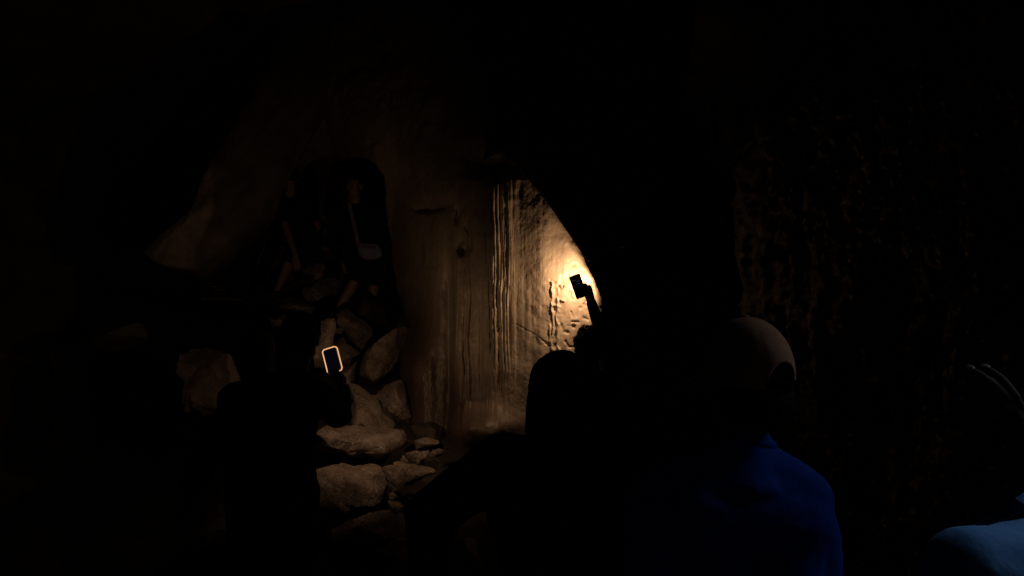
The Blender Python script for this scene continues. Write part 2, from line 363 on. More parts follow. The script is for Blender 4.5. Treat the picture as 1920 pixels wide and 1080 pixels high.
# ------------------------------------------------------------------ rocks
_ico = {}
def ico(n):
    if n not in _ico:
        bm = bmesh.new(); bmesh.ops.create_icosphere(bm, subdivisions=n, radius=1)
        v = np.array([w.co[:] for w in bm.verts]); f = np.array([[w.index for w in q.verts] for q in bm.faces]); bm.free()
        _ico[n] = (v, f)
    return _ico[n]
def rock(poly, d, label, thick=None, sub=5, mat='rock', seed=None, planes=15, top=.0, rough=1.0, name='boulder', group='boulders of the rock pile', cat='boulder'):
    poly = np.array(poly, float)
    seed = seed if seed is not None else int(abs(poly.sum())) % 9973
    rg = np.random.default_rng(seed)
    c = poly.mean(0); c = np.array([(poly[:, 0].min() + poly[:, 0].max()) / 2, (poly[:, 1].min() + poly[:, 1].max()) / 2]) * .5 + c * .5
    sc = d / F
    q = (poly - c) * [sc, -sc]
    v, f = ico(sub)
    th = np.arctan2(v[:, 2], v[:, 0])
    # radius of outline along each direction
    tab_t = np.linspace(-math.pi, math.pi, 241); tab_r = []
    for t in tab_t:
        dx, dy = math.cos(t), math.sin(t); best = 0
        for i in range(len(q)):
            (x0, y0), (x1, y1) = q[i], q[(i + 1) % len(q)]
            ex, ey = x1 - x0, y1 - y0; det = dx * (-ey) + dy * ex
            if abs(det) < 1e-12: continue
            r_ = (x0 * (-ey) + y0 * ex) / det; u = (dx * y0 - dy * x0) / det
            if r_ > 0 and -1e-6 <= u <= 1 + 1e-6: best = max(best, r_)
        tab_r.append(best)
    tab_r = np.array(tab_r); tab_r[tab_r == 0] = tab_r.mean()
    Rr = np.interp(th, tab_t, tab_r)
    w = v.copy()
    s = np.hypot(v[:, 0], v[:, 2]); 
    g = np.where(s > 1e-9, s ** .75 / np.maximum(s, 1e-9), 0)
    w[:, 0] *= g; w[:, 2] *= g
    size = tab_r.mean(); T = thick if thick else size * .85
    # chiselled facets in normalised space
    for k in range(planes):
        n = rg.normal(size=3); n[1] = -abs(n[1]) * .9 - .25; n[2] += top
        n /= np.linalg.norm(n); h = rg.uniform(.56, .80)
        dd = w @ n - h
        w = w - np.where(dd > 0, dd, 0)[:, None] * n * .93
    for k in range(4):
        n = rg.normal(size=3); n /= np.linalg.norm(n); h = rg.uniform(.88, .97); dd = w @ n - h
        w = w - np.where(dd > 0, dd, 0)[:, None] * n * .9
    Vv = np.stack([w[:, 0] * Rr, w[:, 1] * T, w[:, 2] * Rr], -1)
    nrm = w / np.maximum(np.linalg.norm(w, axis=1), 1e-6)[:, None]
    a = Vv / size
    off = rg.uniform(0, 50, 3)
    disp = .10 * fbm(a[:, 0] * 1.6 + off[0], a[:, 1] * 1.6 + off[1], a[:, 2] * 1.6 + off[2], 5, seed, .6) \
        - .035 * np.clip(fbm(a[:, 0] * 2.2 + off[1], a[:, 1] * 2.2, a[:, 2] * 3.2 + off[0], 3, seed + 5, .5, True) - .35, 0, 1) * 2
    Vv = Vv + nrm * (disp * size * rough)[:, None]
    me = bpy.data.meshes.new(name)
    me.from_pydata(Vv.tolist(), [], f.tolist()); me.update()
    o = link(name, me, M[mat]); cp = P(c[0], c[1], d); o.location = cp
    try: me.set_sharp_from_angle(angle=R(38))
    except Exception: pass
    tag(o, label, cat, group)
    return o
def c3(pts): return [(x / 3.6 + 560, y / 3.6 + 560) for x, y in pts]
def c4(pts): return [(x / 4.5 + 560, y / 4.5 + 840) for x, y in pts]
def c2(pts): return [(x / 3 + 480, y / 3 + 260) for x, y in pts]
def c7(pts): return [(x / 3.6 + 280, y / 3.6 + 540) for x, y in pts]

rock(c2([(200, 880), (230, 835), (310, 795), (380, 780), (440, 783), (475, 800), (462, 850), (435, 905), (400, 945), (330, 950), (250, 935)]), 6.75, 'large rounded rock with pale upper edge beside the shin of the man with the pouch', .28)
rock(c2([(95, 940), (180, 880), (260, 925), (330, 930), (405, 930), (390, 975), (350, 1010), (290, 990), (190, 975)]), 6.55, 'long low rock wedged just under the large rounded rock', .25)
rock(c3([(258, 110), (285, 62), (330, 58), (385, 112), (440, 148), (492, 188), (498, 240), (455, 300), (430, 352), (395, 330), (335, 275), (285, 205), (258, 150)]), 5.95, 'tilted elongated boulder right above the glowing phone', .2, planes=7)
rock(c3([(438, 345), (480, 275), (540, 222), (620, 188), (748, 180), (752, 350), (725, 420), (650, 465), (580, 535), (520, 585), (480, 612), (440, 606), (352, 565), (362, 495), (420, 385)]), 5.55, 'big blocky boulder with pale veins leaning against the wall foot', .3, top=.2, seed=41)
rock(c3([(148, 155), (200, 128), (238, 132), (244, 175), (222, 240), (225, 320), (270, 370), (240, 470), (85, 480), (80, 360), (118, 290), (158, 230)]), 5.1, 'narrow upright rock standing just left of the glowing phone', .14, sub=5, planes=5, rough=.6)
rock(c3([(215, 260), (285, 240), (335, 310), (415, 372), (360, 405), (335, 445), (290, 490), (190, 530), (190, 400)]), 5.45, 'rounded rock directly behind the glowing phone', .2)
rock(c3([(225, 195), (290, 190), (300, 215), (295, 240), (235, 238), (228, 220)]), 5.8, 'small thin stone wedged under the tilted boulder', .06, sub=4)
rock(c3([(290, 440), (380, 400), (360, 560), (330, 590), (350, 720), (300, 700), (270, 560)]), 5.3, 'dark steep rock below the rounded rock behind the phone', .2)
rock(c3([(315, 565), (370, 585), (430, 635), (500, 675), (545, 735), (605, 800), (660, 870), (620, 930), (450, 950), (340, 900), (300, 800), (340, 680)]), 4.95, 'broad sloping slab descending from below the veined boulder', .3, top=.5, seed=77)
rock(c3([(490, 625), (560, 588), (690, 545), (722, 640), (765, 800), (745, 868), (660, 865), (620, 822), (550, 735)]), 5.15, 'wedge shaped rock between sloping slab and wall foot', .2)
rock(c3([(205, 850), (280, 882), (350, 852), (440, 858), (480, 888), (560, 885), (700, 898), (738, 960), (725, 1005), (650, 1045), (560, 1080), (480, 1050), (400, 1085), (330, 1095), (200, 1068), (60, 1060), (60, 930)]), 4.5, 'brightest broad boulder below the sloping slab, beside the elbow', .3, top=.6, seed=91)
rock(c3([(762, 962), (830, 938), (900, 945), (960, 960), (900, 1010), (790, 1025)]), 4.75, 'flat dull stone right of the brightest boulder', .1, sub=4)
rock(c4([(985, 38), (1102, 22), (1104, 60), (1052, 158), (1000, 152), (958, 100)]), 4.5, 'small angular stone with a lit top and pointed base', .09, sub=4)
rock(c4([(848, 102), (880, 58), (935, 128), (870, 134)]), 4.4, 'tiny pointed stone beside the angular stone', .05, sub=4)
rock(c4([(798, 118), (850, 118), (960, 158), (1000, 172), (900, 180), (825, 165)]), 4.3, 'thin bright stone lying flat at the top of the cracked slab', .06, sub=4, top=.5)
rock(c4([(100, 190), (310, 148), (400, 178), (560, 142), (650, 156), (702, 200), (742, 300), (722, 445), (600, 425), (450, 505), (360, 555), (120, 620)]), 4.1, 'massive smooth boulder with a bright rounded top rim beside the hip', .3, planes=6, seed=13)
rock(c4([(660, 178), (780, 160), (900, 155), (1060, 178), (1188, 205), (1150, 245), (1050, 285), (960, 325), (800, 338), (710, 275)]), 4.15, 'cracked layered slab right of the massive smooth boulder', .2, seed=17, top=.3)
rock(c4([(738, 452), (840, 462), (895, 520), (862, 580), (738, 565)]), 3.95, 'small block with a dark hole resting on the lowest slab', .08, sub=4, seed=5)
rock(c4([(200, 690), (450, 615), (620, 570), (850, 568), (900, 640), (910, 730), (700, 790), (560, 770), (380, 760)]), 3.85, 'lowest splintered slab of the pile near the bottom edge', .25, top=.6, rough=1.8, seed=29)
rock(c4([(560, 800), (760, 780), (900, 800), (960, 900), (840, 980), (640, 960)]), 3.75, 'barely lit rubble block below the splintered slab', .15, mat='rock_shaded')
rock(c4([(1200, 690), (1250, 648), (1312, 622), (1362, 670), (1374, 775), (1310, 800), (1220, 735)]), 3.9, 'dim knob of rock seen inside the crook of the arm', .1, sub=4)
rock(c4([(1370, 790), (1480, 776), (1525, 880), (1580, 1020), (1520, 1050), (1420, 1030), (1380, 930)]), 3.8, 'dim oblong stone next to the torso, under the knob of rock', .12, sub=4)
rock(c7([(120, 420), (350, 400), (560, 420), (600, 600), (600, 900), (400, 850), (370, 870), (330, 820), (290, 850), (260, 780), (205, 640), (215, 520)]), 5.6, 'rough pitted rock face seen through the gap left of the group', .3, rough=1.5, seed=301, mat='slab')
rock(c7([(805, 200), (915, 178), (960, 240), (900, 275), (815, 260)]), 6.3, 'small faint rock just left of the head of the phone holder', .1, sub=4)
rock(c2([(240, 755), (300, 715), (350, 697), (385, 705), (388, 735), (350, 755), (270, 775)]), 6.8, 'small pale rounded stone beside the hand of the crouching person', .09, sub=4, planes=4)
rock(c2([(290, 590), (330, 585), (435, 620), (430, 635), (350, 640), (300, 640)]), 7.0, 'thin grey stone sliver between the two people on the rocks', .06, sub=4)
rock(c2([(180, 600 + 200), (330, 760), (360, 780), (250, 830), (150, 880), (130, 860)]), 6.9, 'dark flat stone under the small pale rounded stone', .12, sub=4, mat='rock_shaded')
rock([(941, 780), (965, 772), (984, 782), (990, 800), (975, 812), (952, 808)], 4.75, 'round stone at the foot of the lit wall', .1, sub=4, planes=4)
rock([(655, 575), (680, 545), (720, 560), (725, 610), (700, 625), (668, 612)], 6.5, 'dark rock between the two shins of the standing man', .2, mat='rock_shaded')
rock([(745, 590), (770, 600), (790, 660), (780, 700), (752, 690), (742, 640)], 5.75, 'dark rock filling the gap behind the veined boulder', .15, mat='rock_shaded')
rock([(140, 640), (190, 615), (262, 604), (275, 640), (220, 660), (150, 662)], 5.9, 'faint shelf of rock far left above the dark slope', .2, mat='rock_shaded')
rock([(765, 800), (800, 790), (838, 800), (850, 830), (800, 845), (768, 835)], 4.95, 'dull stone at the bottom corner of the wall foot', .15, mat='rock_shaded')
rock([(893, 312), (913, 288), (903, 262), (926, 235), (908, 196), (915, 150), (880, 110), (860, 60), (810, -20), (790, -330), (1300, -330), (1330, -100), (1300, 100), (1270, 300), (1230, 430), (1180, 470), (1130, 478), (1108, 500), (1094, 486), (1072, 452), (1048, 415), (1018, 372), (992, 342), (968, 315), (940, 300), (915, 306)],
     4.12, 'black curtain of rock hanging from the roof above the raised phone', .13, sub=6, mat='rock_shaded', planes=0, rough=.35, name='rock_curtain', group=None, cat='rock curtain')
# ragged rubble between the big boulders: loose stones
for i, (x, y, r_) in enumerate([(705, 745, 9), (775, 855, 14), (820, 850, 12), (800, 885, 10), (742, 930, 11), (765, 905, 9), (640, 1010, 16), (690, 1030, 14), (735, 1050, 16), (655, 1060, 13), (625, 880, 10)]):
    n = 9; rg = np.random.default_rng(500 + i)
    pl = [(x + r_ * rg.uniform(.75, 1.3) * 1.25 * math.cos(k * 2 * math.pi / n), y + r_ * rg.uniform(.7, 1.1) * .8 * math.sin(k * 2 * math.pi / n)) for k in range(n)]
    where = ['in the crack under the veined boulder', 'right of the brightest boulder', 'under the wall foot', 'above the cracked slab', 'between smooth boulder and the small block', 'at the right end of the cracked slab',
             'far left in front of the lowest slab', 'in front of the lowest slab, second from left', 'in front of the lowest slab, furthest right', 'at the bottom edge beside the dark figure', 'in the shade under the brightest boulder'][i]
    rock(pl, dep(y) + .05, 'loose fist sized stone ' + where, r_ / 500, sub=3, name='stone', group='loose stones in the rock pile', cat='stone', mat='rock_shaded' if i in (6, 7, 8, 9, 10) else 'rock', planes=6)

# ------------------------------------------------------------------ figures
class Prims:
    def __init__(s): s.v = []; s.f = []; s.n = 0
    def add(s, v, f):
        s.v.append(v); s.f.append(f + s.n); s.n += len(v)
    def cone(s, p0, r0, p1, r1, flat=1.0, side=None):
        """tapered capsule; flat<1 squashes across 'side'"""
        p0, p1 = np.array(p0, float), np.array(p1, float)
        ax = p1 - p0; L = np.linalg.norm(ax)
        if L < 1e-6: return s.ell(p0, (r0, r0, r0))
        ax = ax / L
        t = np.array(side, float) if side is not None else (np.array([0, 0, 1.]) if abs(ax[2]) < .8 else np.array([1., 0, 0]))
        u = t - ax * (t @ ax); u /= np.linalg.norm(u); w = np.cross(ax, u)
        rings = []
        for a in np.linspace(-90, 0, 5)[1:]:
            rings.append((r0 * math.sin(R(a)), r0 * math.cos(R(a))))
        for a in np.linspace(0, 90, 5)[:-1]:
            rings.append((L + r1 * math.sin(R(a)), r1 * math.cos(R(a))))
        K = 16; vs = [p0 - ax * r0]
        for h, rr in rings:
            for k in range(K):
                an = 2 * math.pi * k / K
                vs.append(p0 + ax * h + u * rr * flat * math.cos(an) + w * rr * math.sin(an))
        vs.append(p0 + ax * (L + r1))
        fs = []; n = len(rings)
        for k in range(K): fs.append([0, 1 + (k + 1) % K, 1 + k])
        for i in range(n - 1):
            for k in range(K):
                a, b = 1 + i * K + k, 1 + i * K + (k + 1) % K
                fs.append([a, b, b + K]); fs.append([a, b + K, a + K])
        e = len(vs) - 1
        for k in range(K): fs.append([e, 1 + (n - 1) * K + k, 1 + (n - 1) * K + (k + 1) % K])
        s.add(np.array(vs), np.array(fs))
    def ell(s, c, r, B=None):
        v, f = ico(3); w = v * np.array(r)
        if B is not None: w = w @ np.array(B).T
        s.add(w + np.array(c), f)
    def mesh(s, name, voxel=.008, smooth=4, fac=.6, disp=None):
        me = bpy.data.meshes.new(name)
        me.from_pydata(np.concatenate(s.v).tolist(), [], np.concatenate(s.f).tolist())
        o = bpy.data.objects.new('tmp', me); COL.objects.link(o)
        m = o.modifiers.new('r', 'REMESH'); m.mode = 'VOXEL'; m.voxel_size = voxel
        if smooth:
            m2 = o.modifiers.new('s', 'SMOOTH'); m2.factor = fac; m2.iterations = smooth
        dg = bpy.context.evaluated_depsgraph_get(); dg.update()
        out = bpy.data.meshes.new_from_object(o.evaluated_get(dg))
        bpy.data.objects.remove(o); bpy.data.meshes.remove(me); out.name = name
        if disp:
            n = len(out.vertices); co = np.empty(n * 3, np.float32); out.vertices.foreach_get('co', co); co = co.reshape(-1, 3)
            no = np.empty(n * 3, np.float32); out.vertices.foreach_get('normal', no); no = no.reshape(-1, 3)
            co = co + no * disp(co)[:, None]; out.vertices.foreach_set('co', co.astype(np.float32).ravel()); out.update()
        return out

def unit(v): v = np.array(v, float); return v / np.linalg.norm(v)
def arr(v): return np.array(v[:], float)

def hand(p, wrist, d, n, side, curl=(20, 20, 20, 20), spread=6, size=1.0, thumb=(45, 20), thumb_out=.7, fat=1.0):
    """d: wrist->fingers, n: normal out of the BACK of the hand, side: +1 if the thumb lies towards d x n"""
    d = unit(d); n = np.array(n, float); n = unit(n - d * (n @ d)); t = np.cross(d, n) * side   # t towards thumb
    w = arr(wrist) if not isinstance(wrist, np.ndarray) else wrist
    S_ = size
    for k, o_ in enumerate((.028, .010, -.009, -.027)):
        p.cone(w + t * o_ * .5 * S_, .014 * S_, w + d * (.083 - .004 * abs(k - 1)) * S_ + t * o_ * S_, .0115 * S_)
    p.cone(w - d * .01, .022 * S_, w + d * .05 * S_, .020 * S_, .75, n)
    lens = ((.040, .026, .020), (.045, .029, .021), (.042, .027, .020), (.033, .021, .018)); nails = []
    for k, o_ in enumerate((.028, .010, -.009, -.027)):
        a = w + d * (.083 - .004 * abs(k - 1)) * S_ + t * o_ * S_
        sp = R(spread * (1.5 - k)); fd = unit(d * math.cos(sp) + t * math.sin(sp))
        ang = 0; r0 = .0098 * S_ * fat * (.86 if k == 3 else 1)
        for j, Ln in enumerate(lens[k]):
            ang += R(curl[k] * (.9, 1.0, .7)[j]); dd = fd * math.cos(ang) - n * math.sin(ang)
            b = a + dd * Ln * S_
            p.cone(a, r0, b, r0 * .9); r0 *= .9; 
            if j == 2: nails.append((b, dd, n * math.cos(ang) + fd * math.sin(ang), r0))
            a = b
    a = w + d * .018 * S_ + t * .022 * S_ - n * .006
    to = R(thumb[0]); td = unit(d * math.cos(to) + t * math.sin(to) * thumb_out - n * .35)
    b = a + td * .042 * S_; p.cone(a, .0165 * S_, b, .012 * S_)
    td2 = unit(td + d * .5 - n * math.sin(R(thumb[1]))); c = b + td2 * .032 * S_; p.cone(b, .0115 * S_, c, .0105 * S_)
    td3 = unit(td2 + d * .2 - n * math.sin(R(thumb[1]))); e = c + td3 * .022 * S_; p.cone(c, .0105 * S_, e, .0088 * S_)
    return nails

def head_prims(p, c, f, up=(0, 0, 1), s=1.0):
    """c: head centre; f: facing"""
    f = unit(f); up = np.array(up, float); up = unit(up - f * (up @ f)); r = np.cross(f, up)
    B = np.stack([r, f, up], 1); q = lambda a, b, e: c + (r * a + f * b + up * e) * s
    E = lambda a, b, e, rx, ry, rz: p.ell(q(a, b, e), (rx * s, ry * s, rz * s), B)
    E(0, -.012, .028, .076, .094, .088); E(0, .022, -.03, .060, .068, .078); E(0, .045, -.082, .034, .030, .026)   # skull, face, chin
    E(-.03, .02, -.065, .03, .045, .028); E(.03, .02, -.065, .03, .045, .028)                                          # jaw
    p.cone(q(0, .088, .005), .009 * s, q(0, .104, -.028), .0125 * s); E(-.011, .094, -.031, .009, .010, .007); E(.011, .094, -.031, .009, .010, .007)
    p.cone(q(-.034, .076, .024), .010 * s, q(.034, .076, .024), .010 * s)                                              # brow
    p.cone(q(-.018, .084, -.055), .0065 * s, q(.018, .084, -.055), .0065 * s); p.cone(q(-.015, .083, -.065), .0065 * s, q(.015, .083, -.065), .0065 * s)
    for sx in (-1, 1):
        E(sx * .04, .062, -.018, .018, .016, .014)                                                                     # cheek
        E(sx * .077, -.008, -.008, .008, .019, .032)                                                                   # ear
    return B, q

def default_joints(x, y, z0, h, f, rightv):
    """standing pose, world coordinates"""
    k = h / 1.72; r = np.array(rightv); f = np.array(f); b = np.array([x, y, z0])
    J = {}
    J['head'] = b + np.array([0, 0, 1.60 * k]); J['neck'] = b + np.array([0, 0, 1.43 * k]) - f * .01
    J['chest'] = b + np.array([0, 0, 1.28 * k]); J['belly'] = b + np.array([0, 0, 1.08 * k]); J['pelvis'] = b + np.array([0, 0, .94 * k])
    for n, sx in (('l', -1), ('r', 1)):
        J['sh' + n] = b + r * sx * .185 * k + np.array([0, 0, 1.39 * k])
        J['el' + n] = b + r * sx * .235 * k + np.array([0, 0, 1.10 * k]) - f * .02
        J['wr' + n] = b + r * sx * .245 * k + np.array([0, 0, .86 * k]) + f * .05
        J['hip' + n] = b + r * sx * .09 * k + np.array([0, 0, .92 * k])
        J['kn' + n] = b + r * sx * .10 * k + np.array([0, 0, .49 * k]) + f * .02
        J['an' + n] = b + r * sx * .10 * k + np.array([0, 0, .08 * k])
    return J

def figure(label, J, f, rv, sleeves='short', legs='long', top='black_cloth', bottom='black_cloth', skin='skin_d', voxel=.007, group=None,
           hands=None, hair='short', k=1.0, fit=1.0, base=None, head_f=None, curly=False, hs=1.0, arm_s=1.0, head_up=(0, 0, 1)):
    f = unit(f); rv = np.array(rv, float)
    J = {a: (arr(b) if isinstance(b, Vector) else np.array(b, float)) for a, b in J.items()}
    base = base if base is not None else [J['pelvis'][0], J['pelvis'][1], min(J['anl'][2], J['anr'][2]) - .08]
    root = empty('person', base); tag(root, label, 'person', group)
    hf = unit(head_f) if head_f is not None else f
    # --- body
    p = Prims()
    B, q = head_prims(p, J['head'], hf, head_up, k)
    p.cone(J['neck'] - np.array([0, 0, .03]), .058 * k, J['head'] - np.array([0, 0, .05]), .052 * k)
    def torso(p, g):
        p.cone(J['chest'] + rv * .075 * k, .105 * k + g, J['chest'] - rv * .075 * k, .105 * k + g, .85, None)
        p.cone(J['chest'] + np.array([0, 0, .07 * k]), .10 * k + g, J['neck'] - np.array([0, 0, .02]), .060 * k + g)
        p.cone(J['shl'], .056 * k + g, J['neck'] - np.array([0, 0, .035]), .055 * k + g); p.cone(J['shr'], .056 * k + g, J['neck'] - np.array([0, 0, .035]), .055 * k + g)
        p.cone(J['shl'], .055 * k + g, J['chest'] - rv * .06, .09 * k + g); p.cone(J['shr'], .055 * k + g, J['chest'] + rv * .06, .09 * k + g)
        for sx in (-1, 1):
            p.cone(J['chest'] + rv * sx * .07 * k, .10 * k + g, J['belly'] + rv * sx * .05 * k, .095 * k + g)
            p.cone(J['belly'] + rv * sx * .05 * k, .095 * k + g, J['pelvis'] + rv * sx * .07 * k, .10 * k + g)
    torso(p, 0)
    for n in 'lr':
        p.cone(J['sh' + n], .050 * k, J['el' + n], .038 * k * arm_s); p.cone(J['el' + n], .040 * k * arm_s, J['wr' + n], .025 * k * arm_s)
        m_ = J['el' + n] * .7 + J['wr' + n] * .3; p.cone(J['el' + n], .038 * k * arm_s, m_, .041 * k * arm_s)
        p.cone(J['hip' + n], .085 * k, J['kn' + n], .052 * k); p.cone(J['kn' + n], .052 * k, J['an' + n], .033 * k)
        c_ = J['kn' + n] * .72 + J['an' + n] * .28 - f * .012; p.cone(J['kn' + n], .046 * k, c_, .055 * k); p.cone(c_, .055 * k, J['an' + n], .033 * k)
        a = J['an' + n]; p.cone(a - np.array([0, 0, .045]) - f * .03, .03, a + f * .13 - np.array([0, 0, .06]), .02, .9)
    nails = []
    for n, sd in (('l', -1), ('r', 1)):
        hd = (hands or {}).get(n)
        if hd: nails += hand(p, J['wr' + n], **hd)
        else:
            dv = unit(J['wr' + n] - J['el' + n]); hand(p, J['wr' + n], d=dv, n=rv * sd, side=(1 if np.cross(dv, rv * sd) @ f > 0 else -1), curl=(28, 30, 32, 34), spread=2, thumb=(35, 20))
    body = link('body', p.mesh('body', voxel, 3, .5), M[skin], root)
    # --- top
    g = .014 * fit
    def folds(co, a=.006):
        return a * fbm(co[:, 0] * 9, co[:, 1] * 9, co[:, 2] * 4, 3, 200) + a * .7 * fbm(co[:, 0] * 5 + co[:, 2] * 9, co[:, 1] * 5, co[:, 2] * 12, 2, 201, .5, True)
    p = Prims(); torso(p, g)
    for n in 'lr':
        p.cone(J['sh' + n], .056 * k + g, J['el' + n] if sleeves == 'long' else J['sh' + n] * .45 + J['el' + n] * .55, .048 * k + g)
        if sleeves == 'long':
            e = J['wr' + n] * .97 + J['el' + n] * .03
            p.cone(J['el' + n], .046 * k + g, e, .032 * k + g * .5)
    lo = J['pelvis'] - np.array([0, 0, .03]); p.cone(lo - rv * .07 * k, .105 * k + g, lo + rv * .07 * k, .105 * k + g)
    shirt = link('shirt', p.mesh('shirt', .009, 6, .6, folds), M[top], root)
    # --- trousers
    p = Prims(); g2 = .016
    p.cone(J['pelvis'] - rv * .07 * k, .10 * k + g2 * .6, J['pelvis'] + rv * .07 * k, .10 * k + g2 * .6)
    for n in 'lr':
        if legs == 'long':
            p.cone(J['hip' + n], .088 * k + g2, J['kn' + n], .058 * k + g2); p.cone(J['kn' + n], .060 * k + g2, J['an' + n], .048 * k + g2)
        else:
            e = J['hip' + n] * .08 + J['kn' + n] * .92; p.cone(J['hip' + n], .088 * k + g2, e, .068 * k + g2 * 1.2)
    link('trousers' if legs == 'long' else 'shorts', p.mesh('trousers', .010, 5, .6, folds), M[bottom], root)
    for n in 'lr':
        a = J['an' + n]; p = Prims()
        p.cone(a - np.array([0, 0, .045]) - f * .035, .040, a + f * .14 - np.array([0, 0, .052]), .034, .9); p.cone(a - np.array([0, 0, .03]) - f * .02, .042, a + f * .05 - np.array([0, 0, .045]), .04)
        link('shoe', p.mesh('shoe', .008, 3), M['leather'], root)
    # --- hair
    if hair:
        p = Prims(); E = lambda a, b, e, rx, ry, rz: p.ell(q(a, b, e), (rx * k * hs, ry * k * hs, rz * k * hs), B)
        if curly:
            E(0, -.02, .045, .092, .105, .092); E(0, -.05, .0, .085, .07, .08)
            rg = np.random.default_rng(77)
            for _ in range(130):
                t = rg.uniform(0, 2 * math.pi); z_ = rg.uniform(-.55, 1); s_ = math.sqrt(1 - z_ * z_)
                y_ = s_ * math.sin(t)
                if y_ > .35 and z_ < .35: continue
                E(s_ * math.cos(t) * .094, -.02 + y_ * .107, .04 + z_ * .098, *(rg.uniform(.011, .022, 3)))
        else:
            E(0, -.018, .036, .084, .098, .090); E(0, -.045, -.01, .077, .062, .075)
            if hair == 'short' : E(0, .03, .085, .06, .06, .035)
            if hair == 'long':
                for a_, b_ in ((-.03, -.05), (.03, -.05), (-.042, -.02), (.042, -.02), (0, -.055)):
                    p.cone(q(a_, b_, .0), .045 * k, q(a_ * 1.35, b_ * 1.1, -.19), .042 * k)
            if hair == 'bob':
                E(0, -.055, -.055, .084, .055, .075); E(-.05, -.01, -.03, .035, .06, .085); E(.05, -.01, -.03, .035, .06, .085)
        def hd(co): return (.0035 if not curly else .003) * fbm(co[:, 0] * 60, co[:, 1] * 60, co[:, 2] * 25, 3, 300, .6)
        link('hair', p.mesh('hair', .005 if curly else .006, 2, .5, hd), M['hair'], root)
    return root, J, q, B, nails, body

FY = np.array([0, 1., 0]); RX = np.array([1., 0, 0])
def nail_plates(root, nails):
    for pos, dd, nn, r0 in nails:
        bm = bmesh.new(); bmesh.ops.create_uvsphere(bm, u_segments=12, v_segments=8, radius=1)
        d_ = unit(dd); n_ = unit(nn - d_ * (nn @ d_)); t_ = np.cross(d_, n_)
        for v in bm.verts:
            w = t_ * v.co.x * r0 * .78 + d_ * v.co.y * r0 * .95 + n_ * v.co.z * .0022
            v.co = Vector(pos + n_ * r0 * .93 + w)
        me = bpy.data.meshes.new('fingernail'); bm.to_mesh(me); bm.free()
        link('fingernail', me, M['nail'], root)
M['nail'] = plain('fingernail', (.45, .36, .36), .18, .05, 5, 0, coat=.6)

def rbox(name, size, r, mat, parent, Mx, seg=4):
    """rounded slab: size (w, h, t); corners rounded in the w-h plane"""
    w, h, t = size; bm = bmesh.new(); pts = []
    for cx, cy, a0 in ((w / 2 - r, h / 2 - r, 0), (-w / 2 + r, h / 2 - r, 90), (-w / 2 + r, -h / 2 + r, 180), (w / 2 - r, -h / 2 + r, 270)):
        for i in range(seg + 1):
            a = R(a0 + 90 * i / seg); pts.append((cx + r * math.cos(a), cy + r * math.sin(a)))
    b = min(t * .3, .0015)
    lay = [(1 - 2 * b / w, -t / 2), (1, -t / 2 + b), (1, t / 2 - b), (1 - 2 * b / w, t / 2)]
    rows = [[bm.verts.new(Mx @ Vector((x * s_, y * s_, z))) for x, y in pts] for s_, z in lay]
    n = len(pts)
    for i in range(3):
        for k in range(n): bm.faces.new((rows[i][k], rows[i][(k + 1) % n], rows[i + 1][(k + 1) % n], rows[i + 1][k]))
    bm.faces.new(rows[0][::-1]); bm.faces.new(rows[3])
    bmesh.ops.recalc_face_normals(bm, faces=bm.faces)
    me = bpy.data.meshes.new(name); bm.to_mesh(me); bm.free()
    return link(name, me, mat, parent, False)
def ring(name, size, r, bw, t, mat, parent, Mx, seg=5):
    w, h = size; bm = bmesh.new()
    def loop(w, h, r, z, ox=0, oy=0):
        out = []
        for cx, cy, a0 in ((w / 2 - r, h / 2 - r, 0), (-w / 2 + r, h / 2 - r, 90), (-w / 2 + r, -h / 2 + r, 180), (w / 2 - r, -h / 2 + r, 270)):
            for i in range(seg + 1):
                a = R(a0 + 90 * i / seg); out.append(bm.verts.new(Mx @ Vector((cx + ox + r * math.cos(a), cy + oy + r * math.sin(a), z))))
        return out
    ls = [loop(w - 2 * bw, h - 2 * bw, r - bw * .6, t / 2, .0016, -.0016), loop(w, h, r, t / 2 - .001), loop(w, h, r, -t / 2), loop(w - 2 * bw, h - 2 * bw, r - bw * .6, -t / 2)]
    n = len(ls[0])
    for a, b in zip(ls, ls[1:] + ls[:1]):
        for k in range(n): bm.faces.new((a[k], a[(k + 1) % n], b[(k + 1) % n], b[k]))
    bmesh.ops.recalc_face_normals(bm, faces=bm.faces)
    me = bpy.data.meshes.new(name); bm.to_mesh(me); bm.free()
    return link(name, me, mat, parent, False)
def frame_mat(pos, up, toward):
    """local z faces 'toward', local y = up"""
    z = Vector(toward).normalized(); y = Vector(up); y = (y - z * y.dot(z)).normalized(); x = y.cross(z)
    m = Matrix((x, y, z)).transposed().to_4x4(); m.translation = Vector(pos); return m
def band(name, pts, normals, width, thick, mat, parent):
    """webbing strap along pts"""
    bm = bmesh.new(); rows = []
    for i, p_ in enumerate(pts):
        a = np.array(pts[max(0, i - 1)]); b = np.array(pts[min(len(pts) - 1, i + 1)]); tdir = unit(b - a); n_ = unit(normals[i]); s_ = unit(np.cross(tdir, n_))
        p_ = np.array(p_)
        rows.append([bm.verts.new(Vector(p_ + s_ * width / 2 * a_ + n_ * thick / 2 * b_)) for a_, b_ in ((-1, -1), (1, -1), (1, 1), (-1, 1))])
    for r0, r1 in zip(rows, rows[1:]):
        for k in range(4): bm.faces.new((r0[k], r0[(k + 1) % 4], r1[(k + 1) % 4], r1[k]))
    bm.faces.new(rows[0][::-1]); bm.faces.new(rows[-1])
    bmesh.ops.recalc_face_normals(bm, faces=bm.faces)
    me = bpy.data.meshes.new(name); bm.to_mesh(me); bm.free()
    return link(name, me, mat, parent, False)

